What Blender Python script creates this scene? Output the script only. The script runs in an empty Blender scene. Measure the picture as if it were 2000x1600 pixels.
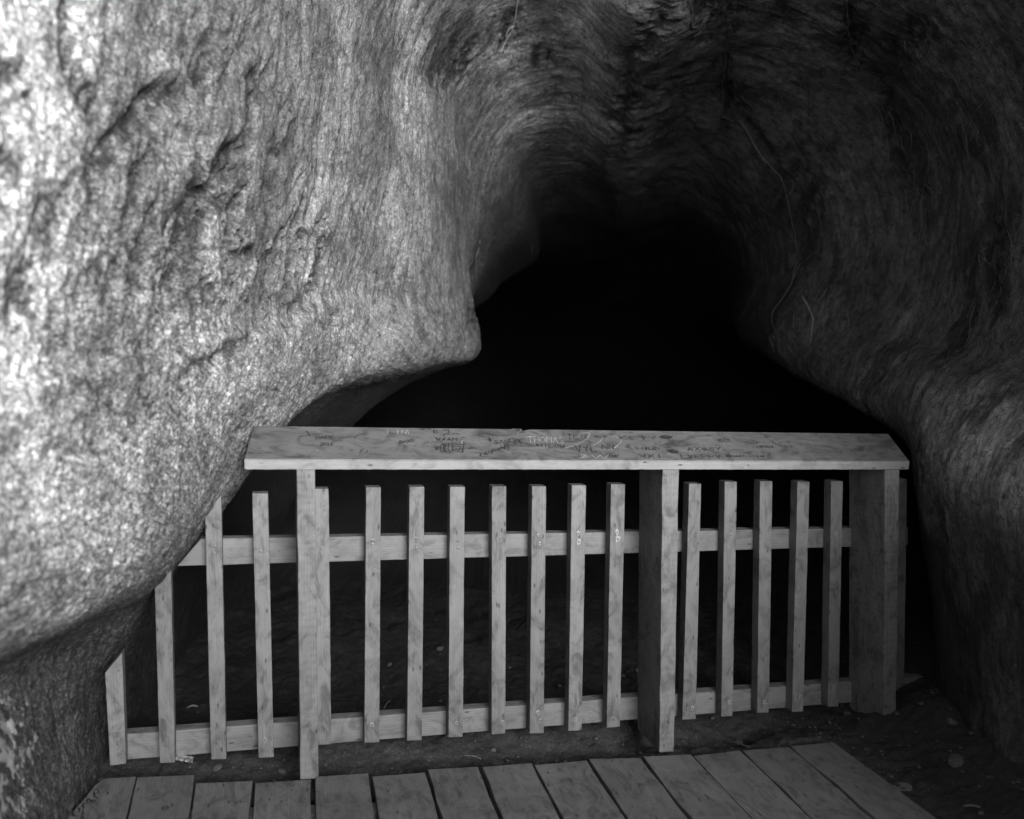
import bpy, bmesh, math, random
import numpy as np
from mathutils import Vector, Matrix
from mathutils.bvhtree import BVHTree

random.seed(7); rng = np.random.default_rng(7)
S = bpy.context.scene
COL = S.collection
F = 1700.0                      # focal length in photo pixels (2000 wide)
PITCH = math.radians(5.04)
EYE = Vector((0, 0, 1.5))

# ------------------------------------------------------------------ camera
cam = bpy.data.cameras.new('camera'); camo = bpy.data.objects.new('camera', cam)
COL.objects.link(camo); S.camera = camo
cam.sensor_fit = 'HORIZONTAL'; cam.sensor_width = 36; cam.lens = F / 2000 * 36
camo.location = EYE; camo.rotation_euler = (math.radians(90) - PITCH, 0, 0)
cam.clip_start = .02; cam.clip_end = 500
cam.dof.use_dof = True; cam.dof.focus_distance = 3.1; cam.dof.aperture_fstop = 1.5
# ------------------------------------------------------------------ light
SUN_EL, SUN_AZ = math.radians(16), math.radians(26)      # light comes from behind, to the right of the camera
W = bpy.data.worlds.new('World'); S.world = W; W.use_nodes = True
nt = W.node_tree; nt.nodes.clear()
sky = nt.nodes.new('ShaderNodeTexSky'); sky.sky_type = 'NISHITA'; sky.sun_disc = False
sky.sun_elevation = SUN_EL; sky.sun_rotation = math.pi - SUN_AZ
sky.dust_density = .3; sky.air_density = 1
bw = nt.nodes.new('ShaderNodeRGBToBW')
bg = nt.nodes.new('ShaderNodeBackground'); bg.inputs['Strength'].default_value = .08
wo = nt.nodes.new('ShaderNodeOutputWorld')
nt.links.new(sky.outputs[0], bw.inputs[0]); nt.links.new(bw.outputs[0], bg.inputs[0]); nt.links.new(bg.outputs[0], wo.inputs[0])
sun = bpy.data.lights.new('sun', 'SUN'); sun.energy = 1.2; sun.angle = math.radians(30); sun.color = (1, 1, 1)
suno = bpy.data.objects.new('sun', sun); COL.objects.link(suno)
tosun = Vector((math.sin(SUN_AZ) * math.cos(SUN_EL), -math.cos(SUN_AZ) * math.cos(SUN_EL), math.sin(SUN_EL)))
suno.rotation_euler = (-tosun).to_track_quat('-Z', 'Y').to_euler()
S.view_settings.view_transform = 'Standard'; S.view_settings.look = 'None'
S.view_settings.gamma = 1; S.view_settings.use_curve_mapping = False
S.view_settings.exposure = 2.75

# ------------------------------------------------------------------ helpers
cp, sp_ = math.cos(PITCH), math.sin(PITCH)
def c2w(X, Y, Z):               # camera axes (right, up, ahead) -> world
    return (X + EYE.x, Z * cp + Y * sp_ + EYE.y, -Z * sp_ + Y * cp + EYE.z)
def ray(px, py):
    return Vector(c2w((px - 1000) / F, (800 - py) / F, 1.0)) - EYE
def at(px, py, Z): return EYE + ray(px, py) * Z
class Plane:
    def __init__(s, p, n): s.p, s.n = p, n.normalized()
    def hit(s, px, py):
        r = ray(px, py); return EYE + r * ((s.p - EYE).dot(s.n) / r.dot(s.n))
    def moved(s, d): return Plane(s.p + s.n * d, s.n)
    def z(s, x, y): return s.p.z - (s.n.x * (x - s.p.x) + s.n.y * (y - s.p.y)) / s.n.z
ZP = 2.69
POST = at(600, 1520, ZP)
RUN = ray(7100, 918).normalized()                 # the way the rails run
UP = Vector((0, 0, 1))
FN = RUN.cross(UP).normalized()
if FN.y < 0: FN = -FN                             # fence normal, pointing into the cave
P0 = Plane(POST, FN)                              # front faces of the posts
P1 = P0.moved(.145)                               # front faces of the pickets
P2 = P0.moved(.19)                                # front faces of the rails
a, b = ray(540, 600), ray(8740, 998)
DN = a.cross(b).normalized()
if DN.z < 0: DN = -DN
DECK = Plane(POST, DN)

def link(o, parent=None):
    COL.objects.link(o)
    if parent is not None: o.parent = parent
    return o
def tag(o, label=None, cat=None, group=None, kind=None):
    if label: o['label'] = label
    if cat: o['category'] = cat
    if group: o['group'] = group
    if kind: o['kind'] = kind
    return o
def empty(name, loc):
    o = bpy.data.objects.new(name, None); o.location = loc; o.empty_display_size = .1
    return link(o)
def meshobj(name, verts, faces, mat, parent=None, frame=None, smooth=False, uv=None):
    """verts are world coordinates; frame is the object's own matrix so grain follows the piece"""
    M = frame or Matrix.Identity(4)
    Mi = M.inverted()
    me = bpy.data.meshes.new(name)
    me.from_pydata([Mi @ Vector(v) for v in verts], [], faces)
    if smooth: me.polygons.foreach_set('use_smooth', [True] * len(me.polygons))
    me.materials.append(mat); me.update()
    o = bpy.data.objects.new(name, me)
    if parent is not None:
        PM = Matrix.Translation(parent_loc(parent))
        o.matrix_basis = PM.inverted() @ M
    else: o.matrix_basis = M
    return link(o, parent)
def parent_loc(p):
    v = Vector()
    while p is not None:
        if p.type == 'EMPTY': v += p.location
        p = p.parent
    return v

def timber(name, quad, depth, mat, parent, along='v', bevel=.0025, wob=.0003, segs=10, cutdir=None):
    """quad: four world corners tl,tr,br,bl of the front face; depth: vector to the back face"""
    tl, tr, br, bl = [Vector(q) for q in quad]
    rows = []
    for i in range(segs + 1):
        t = i / segs
        if along == 'v': l, r = tl.lerp(bl, t), tr.lerp(br, t)
        else: l, r = tl.lerp(tr, t), bl.lerp(br, t)
        jn = 0 if wob == 0 else 1
        j1 = (r - l).normalized() * random.gauss(0, wob) * jn; j2 = (r - l).normalized() * random.gauss(0, wob) * jn
        j3 = depth.normalized() * random.gauss(0, wob) * jn
        rows.append([l + j1 + j3, r + j2 + j3, r + j2 + depth + j3, l + j1 + depth + j3])
    L = (rows[-1][0] - rows[0][0]).normalized()
    Xa = L; Ya = (depth - L * depth.dot(L)).normalized(); Za = Xa.cross(Ya)
    org = (rows[0][0] + rows[-1][1] + depth) / 2
    M = Matrix((( Xa.x, Ya.x, Za.x, org.x), (Xa.y, Ya.y, Za.y, org.y), (Xa.z, Ya.z, Za.z, org.z), (0, 0, 0, 1)))
    bm = bmesh.new(); Mi = M.inverted()
    vs = [[bm.verts.new(Mi @ v) for v in r] for r in rows]
    for i in range(segs):
        for k in range(4):
            bm.faces.new((vs[i][k], vs[i][(k + 1) % 4], vs[i + 1][(k + 1) % 4], vs[i + 1][k]))
    bm.faces.new(vs[0][::-1]); bm.faces.new(vs[-1])
    bmesh.ops.recalc_face_normals(bm, faces=bm.faces)
    sharp = [e for e in bm.edges if len(e.link_faces) == 2 and e.calc_face_angle() > .6]
    if bevel: bmesh.ops.bevel(bm, geom=sharp, offset=bevel, segments=2, profile=.6, affect='EDGES')
    me = bpy.data.meshes.new(name); bm.to_mesh(me); bm.free()
    me.materials.append(mat)
    o = bpy.data.objects.new(name, me)
    o.matrix_basis = Matrix.Translation(-parent_loc(parent)) @ M
    return link(o, parent)

# numpy gradient noise ------------------------------------------------
_perm = rng.permutation(512).astype(np.int64)
_perm = np.concatenate([_perm % 256, _perm % 256, _perm % 256])
_g = rng.normal(size=(256, 3)); _g /= np.linalg.norm(_g, axis=1)[:, None]
def pn(x, y, z):
    xi, yi, zi = np.floor(x).astype(np.int64), np.floor(y).astype(np.int64), np.floor(z).astype(np.int64)
    xf, yf, zf = x - xi, y - yi, z - zi
    u, v, w = [t * t * t * (t * (t * 6 - 15) + 10) for t in (xf, yf, zf)]
    out = 0
    for dx in (0, 1):
        for dy in (0, 1):
            for dz in (0, 1):
                h = _perm[(_perm[(_perm[(xi + dx) & 255] + yi + dy) & 255] + zi + dz) & 255]
                g = _g[h]
                d = g[..., 0] * (xf - dx) + g[..., 1] * (yf - dy) + g[..., 2] * (zf - dz)
                out = out + d * (u if dx else 1 - u) * (v if dy else 1 - v) * (w if dz else 1 - w)
    return out * 1.5
def fbm(x, y, z, o=4, g=.5, l=2.03):
    s, a, t = 0, 1, 0
    for i in range(o):
        s = s + a * pn(x + 17.3 * i, y - 9.1 * i, z + 4.7 * i); t += a; a *= g; x, y, z = x * l, y * l, z * l
    return s / t
def sstep(a, b, x):
    t = np.clip((x - a) / (b - a), 0, 1); return t * t * (3 - 2 * t)

# ------------------------------------------------------------------ materials
def newmat(name):
    m = bpy.data.materials.new(name); m.use_nodes = True
    n = m.node_tree; b = n.nodes['Principled BSDF']; return m, n, b
def N(n, t, **k):
    nd = n.nodes.new(t)
    for q, v in k.items():
        if q.startswith('i_'): nd.inputs[q[2:].replace('_', ' ')].default_value = v
        else: setattr(nd, q, v)
    return nd
def noise(n, vec, scale, detail=4, rough=.55, dist=0):
    t = N(n, 'ShaderNodeTexNoise', i_Scale=scale, i_Detail=detail, i_Roughness=rough, i_Distortion=dist)
    n.links.new(vec, t.inputs['Vector']); return t.outputs['Fac']
def ramp(n, fac, stops):
    r = N(n, 'ShaderNodeValToRGB'); e = r.color_ramp.elements
    while len(e) < len(stops): e.new(.5)
    for i, (p, v) in enumerate(stops): e[i].position = p; e[i].color = (v, v, v, 1)
    n.links.new(fac, r.inputs[0]); return r.outputs[0]
def mth(n, op, a, b=None, clamp=False):
    m = N(n, 'ShaderNodeMath', operation=op, use_clamp=clamp)
    for i, v in enumerate((a, b)):
        if v is None: continue
        if isinstance(v, (int, float)): m.inputs[i].default_value = v
        else: n.links.new(v, m.inputs[i])
    return m.outputs[0]
def mapping(n, vec, scale=(1, 1, 1), loc=(0, 0, 0)):
    m = N(n, 'ShaderNodeMapping'); m.inputs['Scale'].default_value = scale; m.inputs['Location'].default_value = loc
    n.links.new(vec, m.inputs['Vector']); return m.outputs[0]
def bump(n, h, strength, dist, prev=None):
    b = N(n, 'ShaderNodeBump', i_Strength=strength, i_Distance=dist)
    n.links.new(h, b.inputs['Height'])
    if prev is not None: n.links.new(prev, b.inputs['Normal'])
    return b.outputs[0]

def rock_material():
    m, n, b = newmat('cave_rock')
    tc = N(n, 'ShaderNodeTexCoord'); O = tc.outputs['Object']; U = tc.outputs['UV']
    tone = ramp(n, noise(n, O, 2.2, 6, .6, .6), [(.3, .11), (.5, .18), (.7, .25)])
    stre = noise(n, mapping(n, O, (30, 30, 6)), 1.0, 7, .68, 1.2)
    strr = ramp(n, stre, [(.32, .8), (.5, 1.0), (.68, 1.12)])
    strr = mth(n, 'MULTIPLY', strr, ramp(n, noise(n, O, 13, 6, .7, .4), [(.33, .6), (.5, 1.0), (.66, 1.25)]))
    spk = ramp(n, noise(n, O, 105, 5, .75), [(.35, .35), (.48, .95), (.58, 1.4)])
    vg = N(n, 'ShaderNodeTexVoronoi', i_Scale=150); n.links.new(O, vg.inputs['Vector'])
    vb = N(n, 'ShaderNodeRGBToBW'); n.links.new(vg.outputs['Color'], vb.inputs[0])
    vg2 = N(n, 'ShaderNodeTexVoronoi', i_Scale=62); n.links.new(O, vg2.inputs['Vector'])
    vb2 = N(n, 'ShaderNodeRGBToBW'); n.links.new(vg2.outputs['Color'], vb2.inputs[0])
    spk = mth(n, 'MULTIPLY', spk, mth(n, 'MULTIPLY', ramp(n, vb.outputs[0], [(.15, .45), (.5, .95), (.85, 1.5)]), ramp(n, vb2.outputs[0], [(.15, .68), (.5, 1.), (.85, 1.25)])))
    pit = ramp(n, noise(n, O, 38, 4, .6), [(.33, .45), (.46, 1.0), (.75, 1.12)])
    ba = N(n, 'ShaderNodeAttribute', attribute_name='band'); ga = N(n, 'ShaderNodeAttribute', attribute_name='grain')
    s1 = ramp(n, noise(n, mapping(n, U, (7, 48, 1)), 1, 6, .68, .9), [(.33, .45), (.47, .92), (.66, 1.3)])
    s2 = ramp(n, noise(n, mapping(n, U, (62, 5.5, 1)), 1, 6, .68, .7), [(.33, .5), (.47, .92), (.66, 1.3)])
    sm = N(n, 'ShaderNodeMix', data_type='FLOAT'); n.links.new(ba.outputs['Fac'], sm.inputs[0]); n.links.new(s1, sm.inputs[2]); n.links.new(s2, sm.inputs[3])
    strr = mth(n, 'MULTIPLY', strr, sm.outputs[0])
    gm = N(n, 'ShaderNodeMix', data_type='FLOAT'); n.links.new(ga.outputs['Fac'], gm.inputs[0]); gm.inputs[2].default_value = 1; n.links.new(spk, gm.inputs[3]); spk = gm.outputs[0]
    c = mth(n, 'MULTIPLY', mth(n, 'MULTIPLY', tone, strr), mth(n, 'MULTIPLY', spk, pit))
    da = N(n, 'ShaderNodeAttribute', attribute_name='shade_tone'); c = mth(n, 'MULTIPLY', c, da.outputs['Fac'])  # per-vertex tone: painted light and shade plus random variation
    # pale mineral bloom low on the left wall
    p = at(40, 1480, 2.15)
    d = N(n, 'ShaderNodeVectorMath', operation='DISTANCE'); n.links.new(O, d.inputs[0]); d.inputs[1].default_value = p
    near = ramp(n, d.outputs['Value'], [(.05, 1), (.22, 0)])
    blot = ramp(n, mth(n, 'ADD', noise(n, mapping(n, O, (1, 1, .6)), 34, 5, .7), mth(n, 'MULTIPLY', near, .13)), [(.61, 0), (.64, 1)])
    mk = mth(n, 'MULTIPLY', blot, mth(n, 'GREATER_THAN', near, .02))
    mx = N(n, 'ShaderNodeMix', data_type='FLOAT'); n.links.new(mk, mx.inputs[0]); n.links.new(c, mx.inputs[2]); mx.inputs[3].default_value = .27
    spark = ramp(n, noise(n, O, 420, 2, .5), [(.74, 0), (.77, 1)])
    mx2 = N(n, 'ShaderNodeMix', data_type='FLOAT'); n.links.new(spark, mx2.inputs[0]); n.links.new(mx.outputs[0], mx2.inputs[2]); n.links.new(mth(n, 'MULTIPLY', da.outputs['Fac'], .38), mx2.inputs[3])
    n.links.new(mx2.outputs[0], b.inputs['Base Color'])
    b.inputs['Roughness'].default_value = .85; b.inputs['Specular IOR Level'].default_value = .3
    nb = bump(n, noise(n, O, 100, 6, .75), .9, .008)
    nb = bump(n, vg.outputs['Distance'], .5, .006, nb)
    nb = bump(n, stre, .22, .010, nb)
    nb = bump(n, noise(n, O, 30, 5, .6), .5, .012, nb)
    n.links.new(nb, b.inputs['Normal'])
    return m
def wood_material(name, lo, hi, worn=0., grime=.5, spots=False, saw=False, rough=.65):
    m, n, b = newmat(name)
    tc = N(n, 'ShaderNodeTexCoord'); oi = N(n, 'ShaderNodeObjectInfo')
    off = N(n, 'ShaderNodeVectorMath', operation='SCALE'); cmb = N(n, 'ShaderNodeCombineXYZ')
    for i in range(3): n.links.new(oi.outputs['Random'], cmb.inputs[i])
    n.links.new(cmb.outputs[0], off.inputs[0]); off.inputs['Scale'].default_value = 37
    ad = N(n, 'ShaderNodeVectorMath', operation='ADD'); n.links.new(tc.outputs['Object'], ad.inputs[0]); n.links.new(off.outputs[0], ad.inputs[1])
    V = ad.outputs[0]
    # growth rings cut lengthwise: wave over a warped, long-stretched space
    warp = noise(n, mapping(n, V, (1.6, 14, 14)), 1, 3, .5)
    wv = N(n, 'ShaderNodeTexWave', wave_type='RINGS', rings_direction='X', i_Scale=9, i_Distortion=7, i_Detail=2, i_Detail_Scale=.6)
    n.links.new(mapping(n, V, (.35, 6, 6), (.0, .23, .31)), wv.inputs['Vector'])
    fine = noise(n, mapping(n, V, (5, 210, 210)), 1, 4, .6)
    blot = noise(n, mapping(n, V, (5, 11, 11)), 1, 5, .65, .8)
    dirt = noise(n, mapping(n, V, (9, 16, 16), (3, 5, 1)), 1, 6, .7, 1.5)
    f = mth(n, 'ADD', mth(n, 'MULTIPLY', wv.outputs['Fac'], .09), mth(n, 'MULTIPLY', fine, .27))
    f = mth(n, 'ADD', f, mth(n, 'MULTIPLY', blot, .52)); f = mth(n, 'ADD', f, mth(n, 'MULTIPLY', warp, .12))
    c = ramp(n, f, [(.32, lo), (.66, hi)])
    dm = ramp(n, dirt, [(.36, 1 - .8 * grime), (.47, 1 - .25 * grime), (.56, 1.0)])
    c = mth(n, 'MULTIPLY', c, dm)
    var = mth(n, 'ADD', mth(n, 'MULTIPLY', oi.outputs['Random'], .22), .89)
    c = mth(n, 'MULTIPLY', c, var)
    # small knots and specks
    vo = N(n, 'ShaderNodeTexVoronoi', i_Scale=1, i_Randomness=1); n.links.new(mapping(n, V, (13, 34, 34)), vo.inputs['Vector'])
    kn = ramp(n, vo.outputs['Distance'], [(.07, .3), (.15, 1)])
    c = mth(n, 'MULTIPLY', c, kn)
    if spots:
        sp = ramp(n, noise(n, V, 70, 4, .8), [(.30, .55), (.42, 1)]); c = mth(n, 'MULTIPLY', c, sp)
    h = mth(n, 'ADD', mth(n, 'MULTIPLY', fine, .6), mth(n, 'MULTIPLY', wv.outputs['Fac'], .15))
    if saw:
        sw = N(n, 'ShaderNodeTexWave', wave_type='BANDS', bands_direction='X', i_Scale=14, i_Distortion=6, i_Detail=3)
        n.links.new(V, sw.inputs['Vector'])
        c = mth(n, 'MULTIPLY', c, ramp(n, sw.outputs['Fac'], [(0, .9), (.5, 1)])); h = mth(n, 'ADD', h, mth(n, 'MULTIPLY', sw.outputs['Fac'], .1))
    n.links.new(c, b.inputs['Base Color'])
    b.inputs['Roughness'].default_value = rough; b.inputs['Specular IOR Level'].default_value = .35
    n.links.new(bump(n, h, .5, .0012, bump(n, blot, .3, .004)), b.inputs['Normal'])
    return m
def plain(name, v, rough=.8, metal=0, bs=0, scale=60):
    m, n, b = newmat(name)
    tc = N(n, 'ShaderNodeTexCoord')
    nz = noise(n, tc.outputs['Object'], scale, 4, .65)
    n.links.new(ramp(n, nz, [(.3, v * .65), (.7, v * 1.3)]), b.inputs['Base Color'])
    b.inputs['Roughness'].default_value = rough; b.inputs['Metallic'].default_value = metal
    if bs: n.links.new(bump(n, nz, bs, .004), b.inputs['Normal'])
    return m
def soil_material():
    m, n, b = newmat('shaded_soil')
    tc = N(n, 'ShaderNodeTexCoord'); O = tc.outputs['Object']
    t = ramp(n, noise(n, O, 6, 7, .65, .8), [(.3, .009), (.55, .024), (.75, .05)])
    g = ramp(n, noise(n, O, 130, 4, .75), [(.35, .4), (.5, 1.), (.66, 2.0)])
    n.links.new(mth(n, 'MULTIPLY', t, g), b.inputs['Base Color'])
    da = N(n, 'ShaderNodeAttribute', attribute_name='shade_tone'); n.links.new(mth(n, 'MULTIPLY', mth(n, 'MULTIPLY', t, g), da.outputs['Fac']), b.inputs['Base Color'])  # painted shade multiplied into the soil colour
    b.inputs['Roughness'].default_value = .8
    n.links.new(bump(n, noise(n, O, 100, 5, .7), .8, .006, bump(n, noise(n, O, 24, 5, .6), .7, .015)), b.inputs['Normal'])
    return m
ROCK = rock_material(); SOIL = soil_material()
PICK = wood_material('picket_pine', 0.085, 0.14, grime=.7)
RAILM = wood_material('rail_pine', 0.08, 0.135, grime=.5)
POSTM = wood_material('post_pine', 0.082, 0.135, grime=.7, saw=True)
CAPM = wood_material('handrail_pine', 0.14, 0.21, grime=.4)
TOPM = wood_material('handrail_weathered_top', .065, .125, grime=.8)
DECKM = wood_material('deck_plank', .07, .12, grime=.6, spots=True)
INK = plain('marker_ink', .016, .6); SCRATCH = plain('scratched_wood', .27, .8)
RESIN = plain('torn_pale_wood', .2, .7, scale=200); STEEL = plain('screw_steel', .10, .45, .6)
ROOTM = plain('root_bark', .075, .8, bs=.3, scale=120); PALEROOT = plain('pale_root', .25, .75, scale=120)
STONEM = plain('pebble', .045, .85, bs=.5, scale=90); TIN = plain('bright_tin', .85, .22, .95)
TWIGM = plain('dry_twig', .08, .8, scale=90)

# ------------------------------------------------------------------ cave rock
# profiles of the cave, one per distance ahead: 0 foot of the left wall ... 13 crest of the roof ... 22 foot of the right wall
SL = {
 -.7: ('m', [(-1.2,-1.9),(-1.2,-1.4),(-1.25,-.8),(-1.3,-.5),(-1.3,-.25),(-1.25,.0),(-1.2,.2),(-1.17,.4),(-1.15,.7),(-1.1,1.0),(-1.05,1.4),(-.9,1.8),(-.1,2.0),(.5,2.0),(1.0,1.98),(1.5,1.8),(1.95,1.5),(2.1,1.1),(2.2,.7),(2.2,.3),(2.1,-.3),(2.0,-1.3),(2.0,-1.9)]),
 -.3: ('m', [(-1.15,-1.9),(-1.15,-1.4),(-1.2,-.8),(-1.25,-.5),(-1.2,-.3),(-1.15,.0),(-1.1,.2),(-1.05,.4),(-1.02,.65),(-1.0,.95),(-.95,1.3),(-.8,1.65),(-.1,1.9),(.5,1.9),(1.0,1.85),(1.5,1.65),(1.85,1.3),(2.0,.9),(2.05,.5),(2.05,.1),(1.95,-.5),(1.9,-1.3),(1.9,-1.9)]),
 .3: ('m', [(-.95,-1.8),(-.95,-1.35),(-1.05,-.8),(-1.1,-.55),(-1.05,-.35),(-.95,-.1),(-.9,.1),(-.88,.25),(-.86,.45),(-.84,.8),(-.82,1.15),(-.65,1.6),(0,1.85),(.6,1.9),(1.1,1.8),(1.5,1.4),(1.6,.85),(1.65,.45),(1.55,.1),(1.48,-.25),(1.5,-.7),(1.55,-1.3),(1.6,-1.8)]),
 1.0: ('m', [(-.72,-1.8),(-.72,-1.35),(-.85,-.75),(-.92,-.58),(-.86,-.44),(-.76,-.2),(-.73,0),(-.70,.15),(-.68,.3),(-.66,.55),(-.66,.9),(-.55,1.4),(0,1.7),(.6,1.75),(1.15,1.65),(1.55,1.2),(1.72,.7),(1.72,.3),(1.56,-.02),(1.48,-.3),(1.52,-.75),(1.6,-1.3),(1.65,-1.8)]),
 1.4: ('p', [(120,2700),(60,2350),(-120,1650),(-230,1480),(-170,1370),(-80,1190),(-60,860),(-40,620),(-5,400),(25,150),(20,-150),(150,-650),(900,-1000),(1550,-1050),(2900,-1100),(3150,-650),(3400,-50),(3350,420),(3150,800),(3050,1100),(3100,1600),(3150,2200),(3150,2700)]),
 1.8: ('p', [(40,2250),(-10,1950),(-90,1500),(-160,1395),(10,1290),(88,1150),(110,860),(140,650),(170,440),(195,200),(215,-60),(330,-560),(900,-860),(1450,-900),(2400,-850),(2700,-500),(2950,20),(2920,420),(2730,760),(2680,1020),(2700,1400),(2750,1900),(2800,2250)]),
 2.3: ('p', [(100,1850),(100,1620),(62,1440),(50,1300),(235,1175),(318,1085),(345,890),(380,710),(415,500),(440,280),(480,20),(590,-380),(1000,-640),(1400,-680),(2000,-600),(2290,-300),(2510,150),(2480,530),(2310,790),(2240,1000),(2280,1320),(2310,1650),(2340,1900)]),
 2.75: ('p', [(195,1700),(192,1500),(190,1345),(262,1200),(350,1106),(425,975),(488,845),(545,710),(580,520),(610,300),(655,40),(760,-270),(1060,-420),(1360,-430),(1730,-360),(1990,-120),(2200,250),(2190,590),(2060,790),(1975,950),(1985,1230),(2010,1500),(2030,1700)]),
 3.3: ('p', [(300,1600),(300,1400),(320,1240),(390,1060),(515,856),(612,785),(676,733),(705,630),(725,480),(745,300),(775,100),(865,-110),(1070,-170),(1310,-60),(1580,-110),(1820,70),(1950,320),(1925,600),(1830,790),(1795,920),(1818,1150),(1845,1450),(1860,1600)]),
 4.0: ('p', [(400,1500),(400,1350),(430,1180),(500,980),(670,790),(800,733),(868,698),(886,620),(890,480),(892,330),(900,170),(985,60),(1115,60),(1240,150),(1420,90),(1650,190),(1770,390),(1720,630),(1655,775),(1800,865),(1860,1040),(1880,1300),(1880,1500)]),
 4.55: ('p', [(500,1400),(500,1270),(520,1120),(600,930),(760,770),(868,716),(924,694),(931,652),(923,565),(922,450),(945,310),(1020,215),(1120,200),(1217,270),(1360,230),(1510,340),(1590,480),(1530,630),(1562,738),(1740,800),(1900,940),(1950,1200),(1950,1400)]),
 5.1: ('p', [(500,1350),(480,1200),(500,1060),(560,900),(660,800),(750,740),(830,700),(893,640),(925,575),(965,495),(1012,425),(1040,340),(1125,330),(1208,370),(1320,350),(1420,430),(1470,540),(1450,630),(1490,690),(1720,770),(1900,880),(1960,1080),(1960,1300)]),
 6.3: ('p', [(300,1250),(280,1120),(300,980),(360,880),(460,790),(560,720),(660,670),(740,630),(900,610),(960,565),(1030,520),(1050,490),(1130,480),(1200,490),(1280,490),(1340,520),(1400,580),(1450,640),(1600,700),(1750,780),(1800,900),(1800,1060),(1800,1250)]),
 8.0: ('p', [(0,1150),(-20,1050),(0,960),(60,880),(150,800),(260,740),(380,690),(480,650),(600,620),(700,600),(800,590),(880,580),(960,580),(1020,585),(1100,590),(1180,610),(1260,640),(1330,680),(1400,730),(1430,800),(1430,900),(1430,1000),(1430,1150)]),
 10.0: ('p', [(-300,1050),(-300,980),(-280,920),(-240,860),(-180,820),(-100,780),(0,740),(90,710),(180,690),(270,680),(360,670),(450,665),(540,660),(620,660),(690,670),(740,690),(770,710),(780,730),(780,760),(780,800),(780,850),(780,930),(780,1050)]),
 13.0: ('p', [(-700,1000),(-700,960),(-690,920),(-660,880),(-620,850),(-560,820),(-480,790),(-400,770),(-320,750),(-240,740),(-160,735),(-80,730),(0,730),(80,730),(150,740),(210,750),(250,770),(270,785),(280,800),(280,830),(280,870),(280,930),(280,1000)]),
 14.5: ('p', [(-500,900)] * 23),
}
zs = np.array(sorted(SL))
K = 23
ctl = np.zeros((len(zs), K, 3))
for i, z in enumerate(zs):
    mode, pts = SL[float(z)] if float(z) in SL else SL[z]
    for k, (x, y) in enumerate(pts):
        ctl[i, k] = (x, y, z) if mode == 'm' else ((x - 1000) / F * z, (800 - y) / F * z, z)
for i, z in enumerate(zs):                  # unseen mouth, shaped to let light in: cut obliquely, open right of the camera
    zz_ = {-.7: .55, -.3: .70, .3: .85}.get(float(z))
    if zz_ is not None:
        for k in range(K): ctl[i, k, 2] = z + (zz_ - z) * min(1, max(0, (k - 11) / 4))
    up = {-.7: 1.3, -.3: 1.15, .3: .9, 1.0: .75, 1.4: .85, 1.8: .5, 2.3: .25, 2.75: .1}.get(float(z), 0)
    for k, w_ in ((9, .1), (10, .3), (11, .7), (12, 1), (13, 1), (14, .8), (15, .3)): ctl[i, k, 1] += up * w_
    lf = {-.7: .4, -.3: .4, .3: .42, 1.0: .48, 1.4: .17, 1.8: .05}.get(float(z), 0)
    for k in range(2, 12): ctl[i, k, 0] -= lf
    rt = {-.7: 1.1, -.3: 1.0, .3: .85, 1.0: .6}.get(float(z), 0)
    for k in range(14, K): ctl[i, k, 0] += rt * min(1, (k - 13) / 3)
def hermite(tk, vals, t):
    """cubic Hermite with limited slopes; vals (n, ...)"""
    n = len(tk); h = np.diff(tk); d = np.diff(vals, axis=0) / h.reshape(-1, *([1] * (vals.ndim - 1)))
    m = np.zeros_like(vals); m[0] = d[0]; m[-1] = d[-1]
    for i in range(1, n - 1):
        m[i] = (d[i - 1] * h[i] + d[i] * h[i - 1]) / (h[i] + h[i - 1])
    i = np.clip(np.searchsorted(tk, t, side='right') - 1, 0, n - 2)
    hh = h[i]; s = (t - tk[i]) / hh
    sh = (-1,) + (1,) * (vals.ndim - 1); s = s.reshape(sh); hh = hh.reshape(sh)
    return ((2 * s**3 - 3 * s**2 + 1) * vals[i] + (s**3 - 2 * s**2 + s) * hh * m[i] + (-2 * s**3 + 3 * s**2) * vals[i + 1] + (s**3 - s**2) * hh * m[i + 1])
zt = np.concatenate([np.linspace(-.7, 1.1, 60, endpoint=False), np.linspace(1.1, 5.2, 760, endpoint=False), np.linspace(5.2, 14.5, 120)])
dens = np.array([14, 24, 34, 34, 42, 42, 44, 46, 48, 48, 46, 40, 44, 46, 44, 42, 40, 40, 36, 34, 28, 14])
ut = np.concatenate([k + np.linspace(0, 1, d, endpoint=False) for k, d in enumerate(dens)] + [[22.0]])
A = hermite(zs, ctl, zt)                                   # (nz, K, 3)
G = hermite(np.arange(K, dtype=float), np.swapaxes(A, 0, 1), ut)   # (nu, nz, 3)
G = np.swapaxes(G, 0, 1)                                   # (nz, nu, 3)
X, Y, Z = G[..., 0], G[..., 1], G[..., 2]
wx, wy, wz = c2w(X, Y, Z); Pw = np.stack([wx, wy, wz], -1)
def normals(P):
    du = np.gradient(P, axis=1); dv = np.gradient(P, axis=0)
    n = np.cross(du, dv); n /= np.linalg.norm(n, axis=-1, keepdims=True) + 1e-9; return n
Nn = normals(Pw)
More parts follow.
